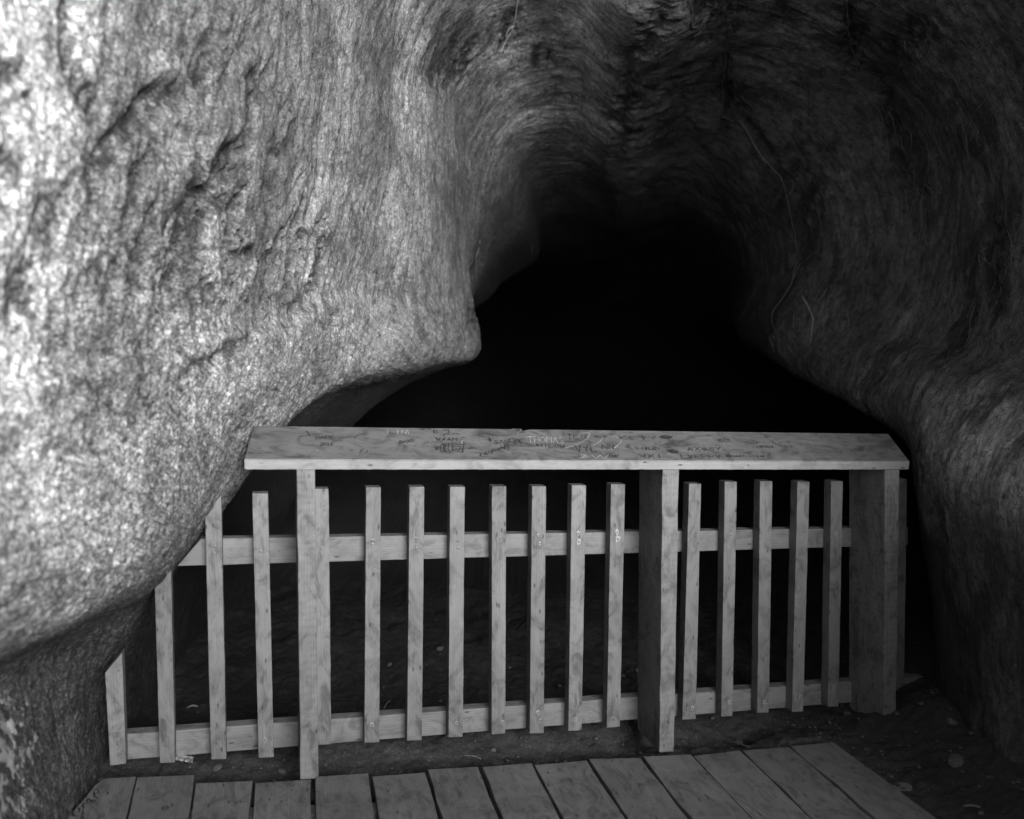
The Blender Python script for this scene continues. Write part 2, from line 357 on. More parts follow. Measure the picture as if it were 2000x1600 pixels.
# arc length along each profile and along the cave
ds = np.linalg.norm(np.diff(Pw, axis=1), axis=-1); s_arc = np.concatenate([np.zeros((len(zt), 1)), np.cumsum(ds, 1)], 1)
s_arc -= s_arc[:, [int(np.sum(dens[:13]))]]
U_ = np.broadcast_to(ut[None, :], X.shape)
x, y, z = Pw[..., 0], Pw[..., 1], Pw[..., 2]
w1 = fbm(x * 1.7, y * 1.7, z * 1.7, 3); w2 = fbm(x * 1.7 + 31, y * 1.7 + 7, z * 1.7, 3)
left = sstep(13.5, 11.5, U_)
upl = sstep(5.2, 6.6, U_) * left            # left wall above its rim
lowl = left * (1 - sstep(5.2, 6.6, U_))
rightm = 1 - left
big = .04 * fbm(x * 1.6, y * 1.6, z * 1.6, 3)
# hollows elongated down the wall
hs, hz = s_arc * 2.6 + w1 * 1.3, Z * 8.5 + w2 * 2.2 + .5 * s_arc
hol = left * fbm(hs, hz, x * 0 + 2.2, 4, .55) + (1 - left) * fbm(x * 4.5 + w1, y * 4.5 + w2, z * 1.7 + w1, 4, .55)
ridge = (1 - np.abs(pn(hs * 1.3, hz * 1.4, x * 0 + 9.2)) * 2.2) * left
flute = .016 * np.minimum(hol, .12) * 1.6 + .003 * ridge
chis = fbm(x * 20 + w1 * 3, y * 20 + w2 * 3, z * 5 + w1 * 2, 4, .6)
gr = fbm(x * 26, y * 26, z * 26, 4, .65)
lam = fbm(s_arc * 30 + w1 * 3, Z * 3.2 + w2, x * 0 + 1.5, 4, .55)      # thin layers running along the rim
patch = sstep(-.05, .25, fbm(x * 1.4 + 8, y * 1.4, z * 1.4 + 3, 2))
D = big + upl * (flute * (.45 + .75 * patch) + .006 * chis * (.3 + patch)) + lowl * (.006 * lam + .004 * chis) \
    + rightm * (.026 * np.minimum(hol, .15) + .006 * chis + .004 * ridge) + (.0085 - .004 * left * sstep(350, 650, 1000 + F * X / np.maximum(Z, .6))) * gr + .0035 * fbm(x * 62, y * 62, z * 62, 2, .6) * (.5 + left)
Zs = np.maximum(Z, .6); IX = 1000 + F * X / Zs; IY = 800 - F * Y / Zs      # where each bit of rock lies, to place its hollows
vis = sstep(.9, 1.2, Z) * sstep(5.0, 4.6, Z)
led = np.interp(IX, [-200, 0, 200, 380, 450, 560, 640, 760, 900], [820, 790, 735, 700, 655, 650, 607, 612, 618])
above = sstep(0, 34, led + 26 * w1 - IY) * left * vis * sstep(940, 860, IX)
D -= .024 * above * sstep(5.5, 6.5, U_)
D += .03 * above * np.minimum(fbm(s_arc * 3.2 + w1, Z * 13 + w2 * 2.5, x * 0 + 3.3, 4, .55), .1) * sstep(650, 450, np.abs(IX - 430)) 
DM = np.zeros_like(D)
stk = fbm(IX / 13 + .35 * IY / 13 + 2 * w1, IY / 85, x * 0 + 1.1, 4, .6)
def dent(cx, cy, a_len, b_wid, ang, depth):
    global D, DM
    ca, sa = math.cos(math.radians(ang)), -math.sin(math.radians(ang))
    jx, jy = IX + 20 * w1 + 16 * gr + 14 * chis, IY + 30 * w2 + 16 * gr + 10 * hol
    u = ((jx - cx) * ca + (jy - cy) * sa) / a_len; v = (-(jx - cx) * sa + (jy - cy) * ca) / b_wid
    q_ = np.sqrt(u * u + v * v)
    m_ = sstep(1.55, .75, q_ + .7 * chis + .5 * gr) * vis * (left if cx < 1290 else rightm); DM = np.maximum(DM, m_ * (.35 + .65 * sstep(-.12, .12, stk)))
    D = D - .8 * depth * sstep(1.5, .15, q_) * vis * (left if cx < 1290 else rightm) * (1 - .3 * gr)
for d_ in [(305, 225, 80, 26, 45, .055), (232, 310, 55, 22, 55, .035), (350, 205, 38, 26, 20, .03), (458, 330, 66, 24, 70, .045), (432, 392, 45, 18, -20, .03), (300, 505, 115, 13, 76, .035), (337, 560, 80, 12, 80, .03),
           (375, 445, 60, 30, 80, .03), (472, 440, 120, 10, 82, .03), (500, 500, 24, 20, 0, .03), (372, 570, 40, 30, 70, .03), (440, 690, 95, 13, 33, .03), (610, 580, 60, 9, 60, .02), (45, 150, 26, 30, 80, .03), (82, 190, 18, 10, 30, .02),
           (25, 330, 45, 50, 80, .035), (158, 70, 22, 100, 0, .03), (880, 120, 70, 34, 60, .028), (545, 330, 95, 9, 86, .02), (415, 130, 60, 12, 80, .02), (500, 190, 60, 12, 85, .02), (600, 440, 80, 9, 84, .018), (575, 560, 60, 9, 75, .02), (640, 470, 70, 9, 85, .018),
           (190, 200, 24, 60, 20, .03), (120, 420, 70, 24, 70, .03), (60, 560, 80, 28, 75, .03), (930, 560, 90, 10, 84, .03), (1060, 105, 26, 22, 0, .02), (985, 60, 40, 22, 50, .02), (1395, 10, 60, 40, 0, .06), (1650, 70, 60, 12, 85, .03),
           (1660, 100, 50, 20, 70, .03), (1760, 80, 50, 40, 30, .03), (1420, 180, 70, 9, 85, .02), (1500, 300, 90, 9, 125, .02), (1560, 380, 60, 40, 90, .03), (1920, 500, 90, 16, 85, .03), (1730, 250, 90, 14, 110, .025), (1850, 640, 70, 16, 70, .025)]: dent(*d_)
ff = fbm(IX / 42 + 1.6 * w1 + .3 * IY / 42, IY / 230 + w2, x * 0 + 7.7, 5, .62)
fz = sstep(-.03, .09, ff) * sstep(0, 30, led + 10 - IY) * vis * left * np.exp(-((IX - 420) / 230)**2 - ((IY - 430) / 260)**2)
D -= .032 * fz; DM = np.maximum(DM, .9 * fz)
rl = np.interp(IX, [1500, 1650, 1800, 1900, 2050], [620, 690, 705, 735, 790])
D -= .035 * sstep(0, 45, rl + 30 * w1 - IY) * rightm * vis * sstep(1550, 1750, IX)
D -= .032 * np.exp(-((U_ - 13 + .5 * w1 + .15 * chis) / .12)**2) * vis * sstep(2.5, 3.2, Z) * 1.0      # cleft along the crest of the roof
D += .03 * np.exp(-((U_ - 13.5 + .4 * w2) / .2)**2) * vis * np.maximum(0, fbm(x * 9, y * 9, z * 9, 3))
D *= sstep(14.4, 13.0, Z)
sgn = 1.0
cen = np.array(c2w(0.3, 0.2, 2.5))
side = np.sign(((cen - Pw[200, 300]) * Nn[200, 300]).sum())
Pd = Pw + Nn * (D * side)[..., None]
nz_, nu_ = X.shape
V = Pd.reshape(-1, 3).astype(np.float32)
ii, jj = np.meshgrid(np.arange(nz_ - 1), np.arange(nu_ - 1), indexing='ij')
a0 = (ii * nu_ + jj).ravel(); q = np.stack([a0, a0 + 1, a0 + nu_ + 1, a0 + nu_], 1)
if side < 0: q = q[:, ::-1]
def fastmesh(name, V, q, mat, uvs=None):
    me = bpy.data.meshes.new(name)
    me.vertices.add(len(V)); me.vertices.foreach_set('co', V.ravel())
    me.loops.add(q.size); me.loops.foreach_set('vertex_index', q.astype(np.int32).ravel())
    me.polygons.add(len(q)); me.polygons.foreach_set('loop_start', np.arange(0, q.size, 4, dtype=np.int32))
    me.polygons.foreach_set('loop_total', np.full(len(q), 4, dtype=np.int32))
    me.polygons.foreach_set('use_smooth', np.ones(len(q), dtype=bool))
    if uvs is not None:
        l = me.uv_layers.new(name='UVMap'); l.data.foreach_set('uv', uvs[q.ravel()].astype(np.float32).ravel())
    me.materials.append(mat); me.update(calc_edges=True); me.validate()
    return link(bpy.data.objects.new(name, me))
uvs = np.stack([s_arc + .12 * w1, Z + .08 * w2], -1).reshape(-1, 2)
rock_shade_tone = 1 - .96 * sstep(3.7, 5.5, Z + .3 * w1) * sstep(200, 510, IY + 60 * w2)  # light falloff into the deep hollow painted into the rock colour
rock_shade_tone *= 1 - .58 * sstep(-.15, .25, rightm - .5 + .35 * w2)  # right wall colour darkened in place of shade
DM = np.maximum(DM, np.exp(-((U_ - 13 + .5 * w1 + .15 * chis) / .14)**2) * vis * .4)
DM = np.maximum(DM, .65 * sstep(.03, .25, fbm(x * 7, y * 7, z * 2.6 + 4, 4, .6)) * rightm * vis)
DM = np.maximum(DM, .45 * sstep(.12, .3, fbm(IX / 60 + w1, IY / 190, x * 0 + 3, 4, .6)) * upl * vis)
rock_shade_tone *= 1 - .8 * DM                                                              # colour darkened in the hollows, flutes, crest cleft and blotches
rock_shade_tone *= 1 + 3.4 * sstep(430, 40, IY + 80 * w2) * sstep(900, 1050, IX) * left * vis   # roof either side of the crest painted lighter, where light falls short
rock_shade_tone *= 1 + 1.3 * sstep(170, 30, IY + 90 * w2) * sstep(1750, 1500, IX + 120 * w1) * rightm * vis  # sky light on the upper right roof painted in
rock_shade_tone *= 1 - .8 * left * sstep(5.7, 4.8, U_ + .2 * gr) * sstep(2.5, 3.1, Z)  # shade on the underside of the left overhang painted in
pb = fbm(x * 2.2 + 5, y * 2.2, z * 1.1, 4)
rock_shade_tone *= 1 - .68 * sstep(4.5, 3.4, U_ + .5 * w1) * left * (Z < 4.5)                   # shade under the overhang painted into the left wall foot
rock_shade_tone *= 1 - .45 * rightm * sstep(980, 1200, IY) * vis  # shade low on the right wall painted in
rock_shade_tone *= 1 - .5 * rightm * sstep(860, 1000, IY) * sstep(1960, 1860, IX) * vis  # painted shade deepened along that wall's left edge
rock_shade_tone *= 1 + 1.7 * (1 - .6 * sstep(650, 900, IY)) * sstep(260, 60, IX + 170 * pb) * left * (Z < 2.4) * sstep(3.6, 4.4, U_)   # brightness from the mouth painted in as paler rock
rock_shade_tone *= 1 + 1.4 * sstep(-20, 60, IY - rl - 60 * w1) * sstep(330, 120, IY - rl) * sstep(1700, 1900, IX) * rightm * vis  # lit shelf on the right wall painted paler
rock_shade_tone *= 1 + .9 * pb
rock_shade_tone *= 1 - .4 * left * sstep(2.6, 4.0, Z + .3 * w1)  # left wall darkened with depth, as painted light falloff
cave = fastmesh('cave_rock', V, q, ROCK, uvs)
at_ = cave.data.attributes.new('shade_tone', 'FLOAT', 'POINT'); at_.data.foreach_set('value', rock_shade_tone.astype(np.float32).ravel())
band = sstep(-25, 25, IY - led - 20 * w1) * left * sstep(3.9, 4.6, U_)
grain = np.clip(.45 + .55 * np.maximum(sstep(700, 250, IX), .0) + .35 * pb, 0, 1) * (.55 + .45 * left)
for nm_, v_ in (('band', band), ('grain', grain)):
    at_ = cave.data.attributes.new(nm_, 'FLOAT', 'POINT'); at_.data.foreach_set('value', v_.astype(np.float32).ravel())
tag(cave, 'pale fluted cave rock overhanging on the left, closing into a black hollow behind the barrier', None, None, 'structure')
st = 4
Vc = Pd[::st, ::st]; a_, b_ = Vc.shape[:2]
i2, j2 = np.meshgrid(np.arange(a_ - 1), np.arange(b_ - 1), indexing='ij'); c0 = (i2 * b_ + j2).ravel()
BVH = BVHTree.FromPolygons([tuple(v) for v in Vc.reshape(-1, 3)], np.stack([c0, c0 + 1, c0 + b_ + 1, c0 + b_], 1).tolist())

# ------------------------------------------------------------------ ground
def groundgrid(xs, ys):
    Xg, Yg = np.meshgrid(xs, ys, indexing='ij')
    zz = DECK.p.z - (DECK.n.x * (Xg - DECK.p.x) + DECK.n.y * (np.clip(Yg, -1.5, 7) - DECK.p.y)) / DECK.n.z
    lump = .045 * fbm(Xg * 2.3, Yg * 2.3, Xg * 0, 3) + .02 * fbm(Xg * 9, Yg * 9, Xg * 0 + 3, 3) + .014 * fbm(Xg * 30, Yg * 30, Xg * 0 + 6, 4, .65) + .02 * np.maximum(0, fbm(Xg * 14, Yg * 14, Xg * 0 + 9, 3) - .1)
    return Xg, Yg, zz, lump
xs = np.concatenate([np.linspace(-40, -1.9, 14, endpoint=False), np.linspace(-1.9, 2.2, 560, endpoint=False), np.linspace(2.2, 40, 14)])
ys = np.concatenate([np.linspace(-60, 1.2, 24, endpoint=False), np.linspace(1.2, 4.6, 460, endpoint=False), np.linspace(4.6, 18, 70)])
Xg, Yg, zz, lump = groundgrid(xs, ys)
zg = zz - .045 + lump
# the soil is dug out under the boards and dips under the fence
farL = [(195, 1522), (382, 1513), (497, 1526), (1043, 1491), (1541, 1458), (1640, 1450)]
fl = np.array([tuple(DECK.hit(*p)) for p in farL]); edge = np.interp(Xg, fl[:, 0], fl[:, 1])
redge0, redge1 = DECK.hit(1625, 1450), DECK.hit(1826, 1600)
rx = redge0.x + (Yg - redge0.y) * (redge1.x - redge0.x) / (redge1.y - redge0.y)
under = sstep(0, .05, edge - Yg) * sstep(0, .05, rx - Xg)
zg -= .10 * under
zg += (1.55 - (DECK.p.z - .05)) * sstep(.3, -.6, Yg)          # unseen rise of the ground behind the camera, shaped to block low light
fd = (Xg - P0.p.x) * FN.x + (Yg - P0.p.y) * FN.y
zg -= .05 * np.exp(-((fd - .17) / .10)**2)
zg += .03 * sstep(.4, 1.2, fd) * (1 + 2 * fbm(Xg * 3, Yg * 3, Xg * 0 + 12, 3))
rockmound = sstep(.05, .6, Xg - rx) * .10 + sstep(1.2, 1.9, Xg) * .1
zg += rockmound * (1 - under)
soil_shade_tone = (1 - .92 * sstep(.12, .5, fd + 2 * lump)) * (1 - .6 * sstep(1.0, 1.5, Xg + lump))  # shade behind the fence and at the right painted into the soil
Vg = np.stack([Xg, Yg, zg], -1).reshape(-1, 3).astype(np.float32)
n1, n2 = Xg.shape
ii, jj = np.meshgrid(np.arange(n1 - 1), np.arange(n2 - 1), indexing='ij'); a0 = (ii * n2 + jj).ravel()
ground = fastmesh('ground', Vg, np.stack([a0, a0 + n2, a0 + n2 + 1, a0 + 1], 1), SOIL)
at_ = ground.data.attributes.new('shade_tone', 'FLOAT', 'POINT'); at_.data.foreach_set('value', soil_shade_tone.astype(np.float32).ravel())
tag(ground, 'dark crumbly soil of the cave floor under and behind the barrier', None, None, 'structure')
def gz(px_, py_):
    i = int(np.clip(np.searchsorted(xs, px_), 1, len(xs) - 1)); j = int(np.clip(np.searchsorted(ys, py_), 1, len(ys) - 1))
    return float(zg[i, j])

# ------------------------------------------------------------------ boardwalk
deck = tag(empty('boardwalk', DECK.hit(900, 1600) - DN * .04), 'wooden boardwalk of long grey planks with dark gaps, in front of the barrier', 'boardwalk')
Bd = [((267, 1518), 247, 3), ((382, 1513), 370, 5), ((495, 1526), 490, 8), ((611, 1518.5), 613, 10), ((722, 1512), 736, 10),
      ((833, 1504), 861, 6.5), ((938, 1498.5), 979, 10), ((1040, 1491), 1098, 8), ((1147, 1482), 1224, 7), ((1254, 1480), 1347, 6),
      ((1352, 1476), 1471, 4), ((1447, 1465), 1588, 5), ((1542, 1458), 1709, 4)]
left_b = [((198, 1522), 130, 0)] + Bd
right_b = Bd + [((1628, 1450), 1828, 0)]
def online(far, near, y): t = (y - far[1]) / (1600 - far[1]); return far[0] + (near - far[0]) * t
for i in range(14):
    (lf, ln, lg), (rf, rn, rg) = left_b[i], right_b[i]
    farL_, farR_ = lf[1], rf[1]
    if i == 2: farL_ = 1531; 
    if i in (3, 5, 8): farL_ += 3; farR_ += 3
    l_f = DECK.hit(online(lf, ln, farL_) + lg / 2 * .9, farL_); r_f = DECK.hit(online(rf, rn, farR_) - rg / 2 * .9, farR_)
    l_n = DECK.hit(online(lf, ln, 1600) + lg / 2, 1600); r_n = DECK.hit(online(rf, rn, 1600) - rg / 2, 1600)
    ext = 2.7 / (l_f - l_n).length
    ln3, rn3 = l_f + (l_n - l_f) * ext, r_f + (r_n - r_f) * ext
    dz = DN * random.uniform(-.002, .002)
    if i == 0:
        # first plank, its outer edge sawn to a curve against the rock
        pts = [(267 - 1.5, 1517), (236, 1519), (203, 1521), (186, 1534), (165, 1560), (146, 1582), (130, 1602), (116, 1640), (112, 1720), (120, 1850), (134, 2100)]
        v = [DECK.hit(*p) for p in pts]; dr = (r_n - r_f).normalized(); v += [v[-1] + dr * .9, v[0] + dr * ((v[-1] - v[0]).dot(dr) + .9)]
        org = v[0]; L = (r_n - r_f).normalized(); Za = DN; Ya = Za.cross(L).normalized()
        M = Matrix(((L.x, Ya.x, Za.x, org.x), (L.y, Ya.y, Za.y, org.y), (L.z, Ya.z, Za.z, org.z), (0, 0, 0, 1)))
        k = len(v); vv = v + [p - DN * .032 for p in v]
        o = meshobj('plank', vv, [list(range(k))[::-1], list(range(k, 2 * k))] + [[j, (j + 1) % k, (j + 1) % k + k, j + k] for j in range(k)], DECKM, deck, M)
        o['label'] = 'outermost plank on the left, sawn to a curve to fit against the rock'
        bm = bmesh.new(); bm.from_mesh(o.data); bmesh.ops.recalc_face_normals(bm, faces=bm.faces); bm.to_mesh(o.data); bm.free()
    else:
        timber('plank', [l_f + dz, r_f + dz, rn3 + dz, ln3 + dz], -DN * .032, DECKM, deck, 'v', .0022, .0014, 30)
# bearers the planks are nailed to
for yy in (1548, 2300):
    pl, pr = DECK.hit(150, yy + 20) , DECK.hit(1800 if yy < 2000 else 2600, yy - 40)
    d = DN * -.034
    timber('joist', [pl + d, pr + d, pr + d * 3.5, pl + d * 3.5], Vector((0, -.05, 0)), RAILM, deck, 'h', 0, 0, 2)

# ------------------------------------------------------------------ barrier
barrier = tag(empty('wooden_barrier', DECK.hit(1000, 1480)), 'pale timber picket barrier with a broad sloping graffiti-marked handrail across the cave', 'barrier')
def quad(pl, pts): return [pl.hit(*p) for p in pts]
posts = [([(579, 914), (615, 914), (622.5, 1521), (587, 1523)], .20), ([(1294, 915), (1326, 915), (1317, 1468), (1288, 1470)], .19), ([(1729, 916), (1757, 916), (1750, 1424), (1726, 1426)], .205)]
PO = []
for pts, dp in posts:
    PO.append(timber('post', quad(P0, pts), FN * (dp - .0), POSTM, barrier, 'v', .003, .0007, 14))
PO[2]['label'] = 'broad rough-sawn post at the right end'
PK = [
 [(205, 1315), (238.5, 1274), (246, 1492), (215, 1496)], [(302, 1142), (334, 1112), (342, 1490), (312, 1491)],
 [(400.6, 1006), (432, 966), (442, 1483), (412, 1484)], [(493, 964), (523.5, 964), (535, 1479), (505, 1481)],
 [(612, 955), (642, 955), (647, 1454), (617, 1456)], [(715, 952), (744, 952), (741, 1450), (711.5, 1451)],
 [(800, 951), (829, 951), (824, 1446), (795, 1447)], [(879, 951), (908, 951), (904, 1439), (876, 1441)],
 [(961, 950), (989, 950), (987, 1433), (960, 1435)], [(1039, 950), (1067, 950), (1062, 1432), (1034.5, 1433)],
 [(1117, 948), (1145, 948), (1136, 1427), (1110, 1428)], [(1193.6, 946), (1221, 946), (1211, 1420), (1185, 1422)],
 [(1346, 945), (1369.6, 945), (1359, 1405), (1333, 1406)], [(1415.7, 941), (1439.5, 941), (1431, 1399), (1409, 1400)],
 [(1485, 940), (1509, 940), (1502, 1392), (1479, 1393)], [(1558, 941), (1581.6, 941), (1569, 1390), (1547, 1391)],
 [(1623.8, 940), (1646.5, 940), (1638, 1380), (1617, 1381)], [(1748, 935), (1772, 936), (1766, 1330), (1746, 1332)]]
PKO = []
for i, pts in enumerate(PK):
    o = timber('picket', quad(P1, pts), FN * .0445, PICK, barrier, 'v', .0022, .0003, 16); PKO.append(o)
    if i < 3: o['label'] = ['shortest picket at the left end, its top sawn aslant under the rock', 'second short picket, its top sawn aslant under the rock', 'third picket from the left, its top sawn aslant to fit the rock'][i]
rail_q = [[(392, 1053), (1774, 1030), (1774, 1065), (346, 1106)], [(222, 1436), (1804, 1321), (1804, 1361), (222, 1486)]]
RLO = [timber('rail', quad(P2, r), FN * .045, RAILM, barrier, 'h', .0022, .0004, 40) for r in rail_q]
# sloping handrail board
PF, PB = P0.moved(-.012), P0.moved(.175)
fl_, fr_ = PF.hit(477, 897.5), PF.hit(1777, 901.5)
bl_, br_ = PB.hit(496, 831.5), PB.hit(1735, 847)
tn = (fr_ - fl_).cross(bl_ - fl_).normalized()
if tn.z < 0: tn = -tn
th = PF.hit(1000, 898.5) - PF.hit(1000, 917.5)
TH = th.length
nseg = 160; top = []; rows = []
lft, rgt = Vector((fl_)), Vector((fr_))
Xa = (fr_ - fl_).normalized(); Za = tn; Ya = Za.cross(Xa)
orgb = (fl_ + fr_) / 2
MB_ = Matrix(((Xa.x, Ya.x, Za.x, orgb.x), (Xa.y, Ya.y, Za.y, orgb.y), (Xa.z, Ya.z, Za.z, orgb.z), (0, 0, 0, 1)))
bm = bmesh.new(); Mi = MB_.inverted(); vs = []
nt0 = .36
for i in range(nseg + 1):
    t = i / nseg
    f_, b_2 = fl_.lerp(fr_, t), bl_.lerp(br_, t)
    notch = .011 * math.exp(-((t - (942 - 496) / 1239 - .012) / .0075)**2 * 1.0)
    b_2 = b_2 + (f_ - b_2).normalized() * (notch + random.uniform(0, .0009)); f_ = f_ + Vector((0, 0, random.gauss(0, .0003)))
    dn = -Vector((0, 0, 1)) * TH * 1.0 + (FN * .004)
    vs.append([bm.verts.new(Mi @ p) for p in (f_, b_2, b_2 + dn, f_ + dn)])
for i in range(nseg):
    for k in range(4): bm.faces.new((vs[i][k], vs[i][(k + 1) % 4], vs[i + 1][(k + 1) % 4], vs[i + 1][k]))
bm.faces.new(vs[0][::-1]); bm.faces.new(vs[-1])
bmesh.ops.recalc_face_normals(bm, faces=bm.faces)
sharp = [e for e in bm.edges if len(e.link_faces) == 2 and e.calc_face_angle() > .6]
bmesh.ops.bevel(bm, geom=sharp, offset=.002, segments=2, affect='EDGES')
me = bpy.data.meshes.new('handrail'); bm.to_mesh(me); bm.free(); me.materials.append(CAPM); me.materials.append(TOPM)
for p_ in me.polygons:
    if p_.normal.z > .9: p_.material_index = 1
hand = bpy.data.objects.new('handrail', me); hand.matrix_basis = Matrix.Translation(-barrier.location) @ MB_; link(hand, barrier)
hand['label'] = 'broad sloping top board scrawled with dark and scratched graffiti, a small notch in its back edge'
BT = Plane(fl_, tn)
HI = (Matrix.Translation(Vector()) @ MB_).inverted()

def child_mesh(name, parts, mat, parent, Mworld, smooth=False):
    """parts: list of (verts_world, faces); object shares its parent's frame"""
    vs, fs = [], []
    Mi = Mworld.inverted()
    for v, f in parts:
        o = len(vs); vs += [Mi @ Vector(p) for p in v]; fs += [[o + i for i in q_] for q_ in f]
    me = bpy.data.meshes.new(name); me.from_pydata(vs, [], fs)
    if smooth: me.polygons.foreach_set('use_smooth', [True] * len(fs))
    me.materials.append(mat); me.update()
    return link(bpy.data.objects.new(name, me), parent)
def stroke(pl, pts, w, n, lift=.0006):
    """flat pen stroke through photo points, lying on plane pl"""
    P = [pl.hit(*p) + n * lift for p in pts]; v, f = [], []
    for i, p in enumerate(P):
        a = P[max(i - 1, 0)]; b = P[min(i + 1, len(P) - 1)]
        s = (b - a).cross(n).normalized() * w * random.uniform(.25, .65)
        v += [p - s, p + s]
    for i in range(len(P) - 1): f.append([2 * i, 2 * i + 1, 2 * i + 3, 2 * i + 2])
    return v, f
# glyph strokes on a 4 x 6 box (y down)
GL = {'M': [[(0,6),(0,0),(2,3),(4,0),(4,6)]], 'A': [[(0,6),(2,0),(4,6)],[(1,4),(3,4)]], 'T': [[(0,0),(4,0)],[(2,0),(2,6)]], 'E': [[(4,0),(0,0),(0,6),(4,6)],[(0,3),(3,3)]],
 'R': [[(0,6),(0,0),(3,0),(4,1.5),(3,3),(0,3)],[(2,3),(4,6)]], 'K': [[(0,0),(0,6)],[(4,0),(0,3),(4,6)]], '2': [[(0,1),(2,0),(4,1),(4,2.5),(0,6),(4,6)]], '0': [[(2,0),(0,2),(0,4),(2,6),(4,4),(4,2),(2,0)]],
 '1': [[(1,1),(2,0),(2,6)]], '8': [[(2,3),(0,1.5),(2,0),(4,1.5),(2,3),(0,4.5),(2,6),(4,4.5),(2,3)]], 'I': [[(2,0),(2,6)]], 'D': [[(0,0),(0,6),(3,5),(4,3),(3,1),(0,0)]], 'O': [[(2,0),(0,2),(0,4),(2,6),(4,4),(4,2),(2,0)]],
 'S': [[(4,1),(2,0),(0,1.5),(4,4.5),(2,6),(0,5)]], 'H': [[(0,0),(0,6)],[(4,0),(4,6)],[(0,3),(4,3)]], 'N': [[(0,6),(0,0),(4,6),(4,0)]], 'L': [[(0,0),(0,6),(4,6)]], 'Y': [[(0,0),(2,3),(4,0)],[(2,3),(2,6)]],
 'P': [[(0,6),(0,0),(3,0),(4,1.5),(3,3),(0,3)]], 'U': [[(0,0),(0,5),(2,6),(4,5),(4,0)]], 'W': [[(0,0),(1,6),(2,2),(3,6),(4,0)]], 'X': [[(0,0),(4,6)],[(4,0),(0,6)]], 'J': [[(4,0),(4,5),(2,6),(0,5)]], 'B': [[(0,0),(0,6),(3,6),(4,4.5),(3,3),(0,3)],[(0,0),(3,0),(4,1.5),(3,3)]],
 'V': [[(0,0),(2,6),(4,0)]], 'C': [[(4,1),(2,0),(0,2),(0,4),(2,6),(4,5)]], ' ': []}
def write(s, x, y, w, h, slope=0., lean=0., gap=1.35):
    out = []
    for i, ch in enumerate(s):
        for st_ in GL[ch]:
            out.append([(x + i * w * gap + p[0] / 4 * w + lean * (1 - p[1] / 6) * h + random.uniform(-.3, .3), y + slope * (i * w * gap) + p[1] / 6 * h + random.uniform(-.3, .3)) for p in st_])
    return out
def dense(pts):
    o = []
    for i in range(len(pts) - 1):
        (x0, y0), (x1, y1) = pts[i], pts[i + 1]; k = max(1, int(math.hypot(x1 - x0, y1 - y0) / 2.5))
        o += [(x0 + (x1 - x0) * j / k, y0 + (y1 - y0) * j / k) for j in range(k)]
    return o + [pts[-1]]
dark = []
dark += write('MARK', 617, 852, 7, 6, -.04); dark += write('2011', 625, 865, 5, 6)
dark += [[(597, 842), (602, 846), (605, 852)], [(693, 855), (697, 851), (701, 850)], [(714, 858), (719, 857), (722, 856)], [(702, 886), (706, 879), (712, 877)], [(716, 884), (718, 879)], [(722, 882), (725, 882)]]
dark += write('DOO', 781, 861, 7, 5, -.12)
dark += write('II', 846, 840, 4, 7) + [[(864, 841), (876, 840), (877, 845), (868, 849), (866, 853)], [(883, 848), (890, 847), (898, 849)]]
dark += write('WXAN', 852, 855, 8, 6)
dark += [[(866, 867), (860, 872), (861, 882), (866, 885)], [(868, 867), (866, 874), (868, 884)], [(871, 868), (869, 876), (873, 885), (880, 885)], [(876, 866), (875, 878), (880, 884), (884, 884), (884, 870)], [(880, 868), (906, 868), (903, 884), (890, 881), (886, 878)], [(886, 872), (900, 872), (897, 880), (889, 876)], [(849, 870), (853, 879), (856, 871)], [(849, 879), (856, 878)]]
dark += [[(938, 853), (955, 854), (957, 864)], [(956, 855), (959, 862)]]
dark += write('SNAXE', 964, 860, 9, 7, -.04, .3) + write('CAMPANU', 938, 886, 6, 6, -.35)
dark += [[(985, 872), (990, 869), (994, 874), (990, 880), (985, 876), (985, 872)], [(990, 860), (1004, 855), (1013, 862), (1022, 866)]]
dark += write('TE', 1108, 848, 9, 10, .02) + [[(1142, 852), (1137, 850), (1135, 854), (1141, 856), (1145, 852)]]
dark += write('JHILOW', 1040, 866, 8, 6, .07) + write('VYL', 1126, 870, 11, 13, .02, -.3) + write('NR', 1176, 868, 10, 9, .02)
dark += write('KLIY', 1213, 851, 14, 8, .02, -.5) + write('E', 1225, 869, 7, 6) + write('SIRA', 1240, 873, 8, 5, .05)
dark += write('BK', 1190, 888, 8, 6) + [[(1183, 886), (1202, 885)]] + write('WXI', 1250, 887, 12, 7, .02, -.3)
dark += write('LYPPPV', 1332, 888, 10, 8, 0, -.4) + write('AXVNY', 1344, 874, 10, 7, 0, -.2) + write('KNX', 1404, 857, 7, 6)
dark += write('HNAELSNIH', 1420, 889, 6, 4, .01) + write('SMEAN', 1470, 871, 6, 4, 0)
gd = [stroke(BT, dense(s), .0046, tn) for s in dark]
child_mesh('ink_graffiti', gd, INK, hand, MB_)['kind'] = 'stuff'
pale = write('THOMAS', 1032, 853, 9, 12, .02, -.1) + [[(1026, 854), (1046, 853)], [(1130, 850), (1138, 846), (1152, 846), (1148, 857), (1128, 868), (1103, 876)], [(1177, 853), (1174, 861), (1165, 867), (1157, 871)], [(1184, 850), (1212, 856), (1213, 864), (1200, 876)],
    [(1133, 889), (1146, 888), (1136, 893), (1148, 892), (1133, 895)], [(1155, 889), (1165, 896), (1172, 889), (1180, 896), (1188, 888)], [(1410, 867), (1430, 868)], [(1705, 862), (1713, 867), (1718, 870)], [(1000, 838), (1019, 839), (1010, 848)]]
pale += write('J IN', 748, 840, 9, 9, 0) + [[(791, 848), (795, 840), (799, 848)], [(901, 867), (903, 860)]]
gp = [stroke(BT, dense(s), .0014, tn) for s in pale]
